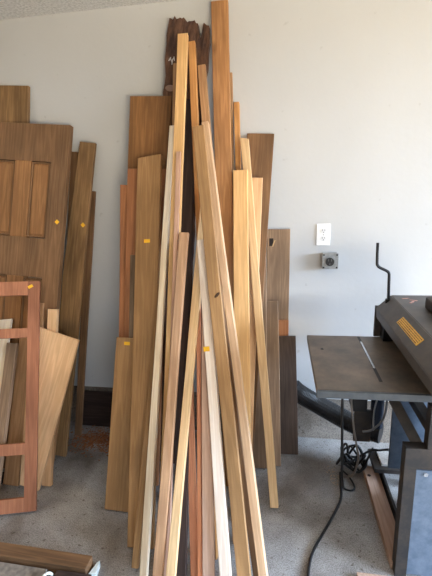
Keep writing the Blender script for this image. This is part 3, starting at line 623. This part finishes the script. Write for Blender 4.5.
# ------------------------------------------------------------------ dark board standing in for curb shade at the wall foot, sawdust, chips
def lying(name, label, cat, sx, sy, sz, loc, rz, m, group=None, tilt=None):
    """a timber lying along local x; grain along its length"""
    bm = bxm(-sz/2, sz/2, -sy/2, sy/2, -sx/2, sx/2, bev=.002)
    R_ = Matrix(((0,0,1,0),(0,1,0,0),(-1,0,0,0),(0,0,0,1)))
    o = link(name, bm, m, mw=Matrix.Translation(loc) @ Matrix.Rotation(rz, 4, 'Z') @ (tilt or Matrix()) @ R_)
    return tag(o, label, cat, group)
lying('curb_shade_plank', 'dark brown plank on edge added as the shade on the curb in the dark gap', 'board', .62, .02, .25, (-1.04, -.014, .126), 0, sp('dark'))  # added plank, its dark colour paints the shade on the concrete curb
rr = random.Random(11)
def flakes(name, n, cx, cy, sx, sy, s0, s1, m, label):
    bm = bmesh.new()
    for i in range(n):
        x, y = rr.gauss(cx, sx), min(-.036, rr.gauss(cy, sy)); s = rr.uniform(s0, s1); a = rr.uniform(0, 3.14)
        z = .0012 + abs(rr.gauss(0, .004))
        p = [(s*1.0, 0), (0, s*.45), (-s, 0), (0, -s*.45)]
        vs = [bm.verts.new((x+u*math.cos(a)-v*math.sin(a), y+u*math.sin(a)+v*math.cos(a), z + rr.uniform(0, .003))) for u, v in p]
        top = bm.verts.new((x, y, z+s*.3))
        for k in range(4): bm.faces.new((vs[k], vs[(k+1) % 4], top))
        bm.faces.new(vs[::-1])
    o = link(name, bm, m); tag(o, label, 'sawdust', kind='stuff'); return o
flakes('sawdust', 1500, -1.13, -.17, .11, .06, .004, .012, plain('shavings_brown', (150,96,62), .8, var=.4, scale=60), 'brown wood shavings on the floor in the dark gap left of the pile')
flakes('wood_chips', 60, .255, -.33, .015, .05, .003, .008, plain('shavings_pale', (176,152,128), .8, var=.3, scale=60), 'pale wood chips on the floor beside the power cord')

# ------------------------------------------------------------------ timbers at the bottom left corner, scraps behind the frame
lying('timber_beam', 'dark olive brown timber lying on the floor at the bottom left corner', 'timber', .62, .062, .06, (-1.10, -1.045, .0315), -.025, sp('old'))
lying('grey_plank', 'weathered grey plank lying in front of the dark timber at bottom left', 'board', .50, .075, .045, (-1.205, -1.125, .0235), -.02, plain('weathered_grey', (128,118,108), .7, var=.35, scale=40))
lying('dark_block', 'dark wood block at the bottom edge beside the grey plank', 'block', .15, .06, .048, (-.835, -1.122, .0245), .0, sp('dark'))
bm = bmesh.new(); tube(bm, spline([(-.945,-1.17,.003),(-.947,-1.165,.03),(-.946,-1.155,.052),(-.940,-1.14,.064),(-.930,-1.125,.064),(-.922,-1.115,.052),(-.921,-1.113,.035)], 6), .0055, 10)
o = link('bent_hook', bm, plain('hook_white', (206,206,196), .4), smooth=True); tag(o, 'pale bent wire hook standing between plank and dark block at bottom left', 'hook')
bm = bmesh.new(); prism(bm, [(-.785,-1.078),(-.755,-1.072),(-.764,-1.012),(-.772,-1.02)], .0005, .03, axis='z', bev=.001)
o = link('paper_scrap', bm, plain('paper_white', (214,222,220), .7, var=.05)); tag(o, 'small white wedge scrap at the right end of the dark timber', 'scrap')
lying('dark_offcut', 'dark brown offcut lying on the floor behind the reddish frame', 'offcut', .18, .05, .04, (-1.61, -.60, .0205), .12, sp('dark'))
bm = bmesh.new(); bmesh.ops.create_uvsphere(bm, u_segments=24, v_segments=12, radius=1, matrix=Matrix.Diagonal((.045, .035, .035, 1)))
for v in bm.verts: v.co += Vector((.004*math.sin(v.co.z*90), .003*math.sin(v.co.x*80), 0)); 
o = link('burl_block', bm, [sp('gbrown')], mw=Matrix.Translation((-1.556, -.668, .036)), smooth=True); tag(o, 'rounded grey brown wood lump seen through the lower opening of the frame', 'block')

# ------------------------------------------------------------------ light
w = bpy.data.worlds.new('World'); SC.world = w; w.use_nodes = True
bg = w.node_tree.nodes['Background']; bg.inputs['Color'].default_value = (.62, .78, 1, 1); bg.inputs['Strength'].default_value = .08
def area(name, loc, rot, sx, sy, power, color, spread=180):
    l = bpy.data.lights.new(name, 'AREA'); l.shape = 'RECTANGLE'; l.size = sx; l.size_y = sy; l.energy = power; l.color = color; l.spread = math.radians(spread)
    o = bpy.data.objects.new(name, l); COL.objects.link(o); o.location = loc; o.rotation_euler = rot; return o
area('open_sky_side', (XR+5, -2.2, 4.1), (0, math.radians(90), 0), 4.2, 9, 5000, (.58,.76,1.0))
area('sunlit_driveway_side', (XR+3.0, -2.8, -.1), (math.radians(180), 0, 0), 5, 7, 600, (1.0,.85,.60))
area('added_sky_fill_front', (2.4, YF-5, 4.1), (math.radians(90), 0, 0), 9, 4.2, 700, (.58,.76,1.0))  # added cool fill through the front opening
area('added_warm_fill_front', (2.4, YF-3.0, -.1), (math.radians(180), 0, 0), 7, 5, 2100, (1.0,.85,.60))  # added warm fill from below, lifts the upper wall and left side
area('added_ceiling_fill', (-2.4, -1.6, 2.36), (0, 0, 0), 1.2, .5, 8, (1.0,.86,.64))  # added unseen warm fill, brightens the upper left wall
# ------------------------------------------------------------------ camera
C_, R_ = DATA['cam']['C'], DATA['cam']['R']
cd = bpy.data.cameras.new('camera'); cam = bpy.data.objects.new('camera', cd); COL.objects.link(cam)
f_, r_, u_ = [Vector(v) for v in R_]
cam.matrix_world = Matrix(((r_.x, u_.x, -f_.x, C_[0]), (r_.y, u_.y, -f_.y, C_[1]), (r_.z, u_.z, -f_.z, C_[2]), (0, 0, 0, 1)))
cd.sensor_fit = 'VERTICAL'; cd.sensor_height = 36; cd.lens = 416/576*36; cd.clip_start = .02
SC.camera = cam
vs = SC.view_settings; vs.view_transform = 'Standard'; vs.look = 'None'; vs.gamma = 1; vs.use_curve_mapping = False; vs.exposure = .8
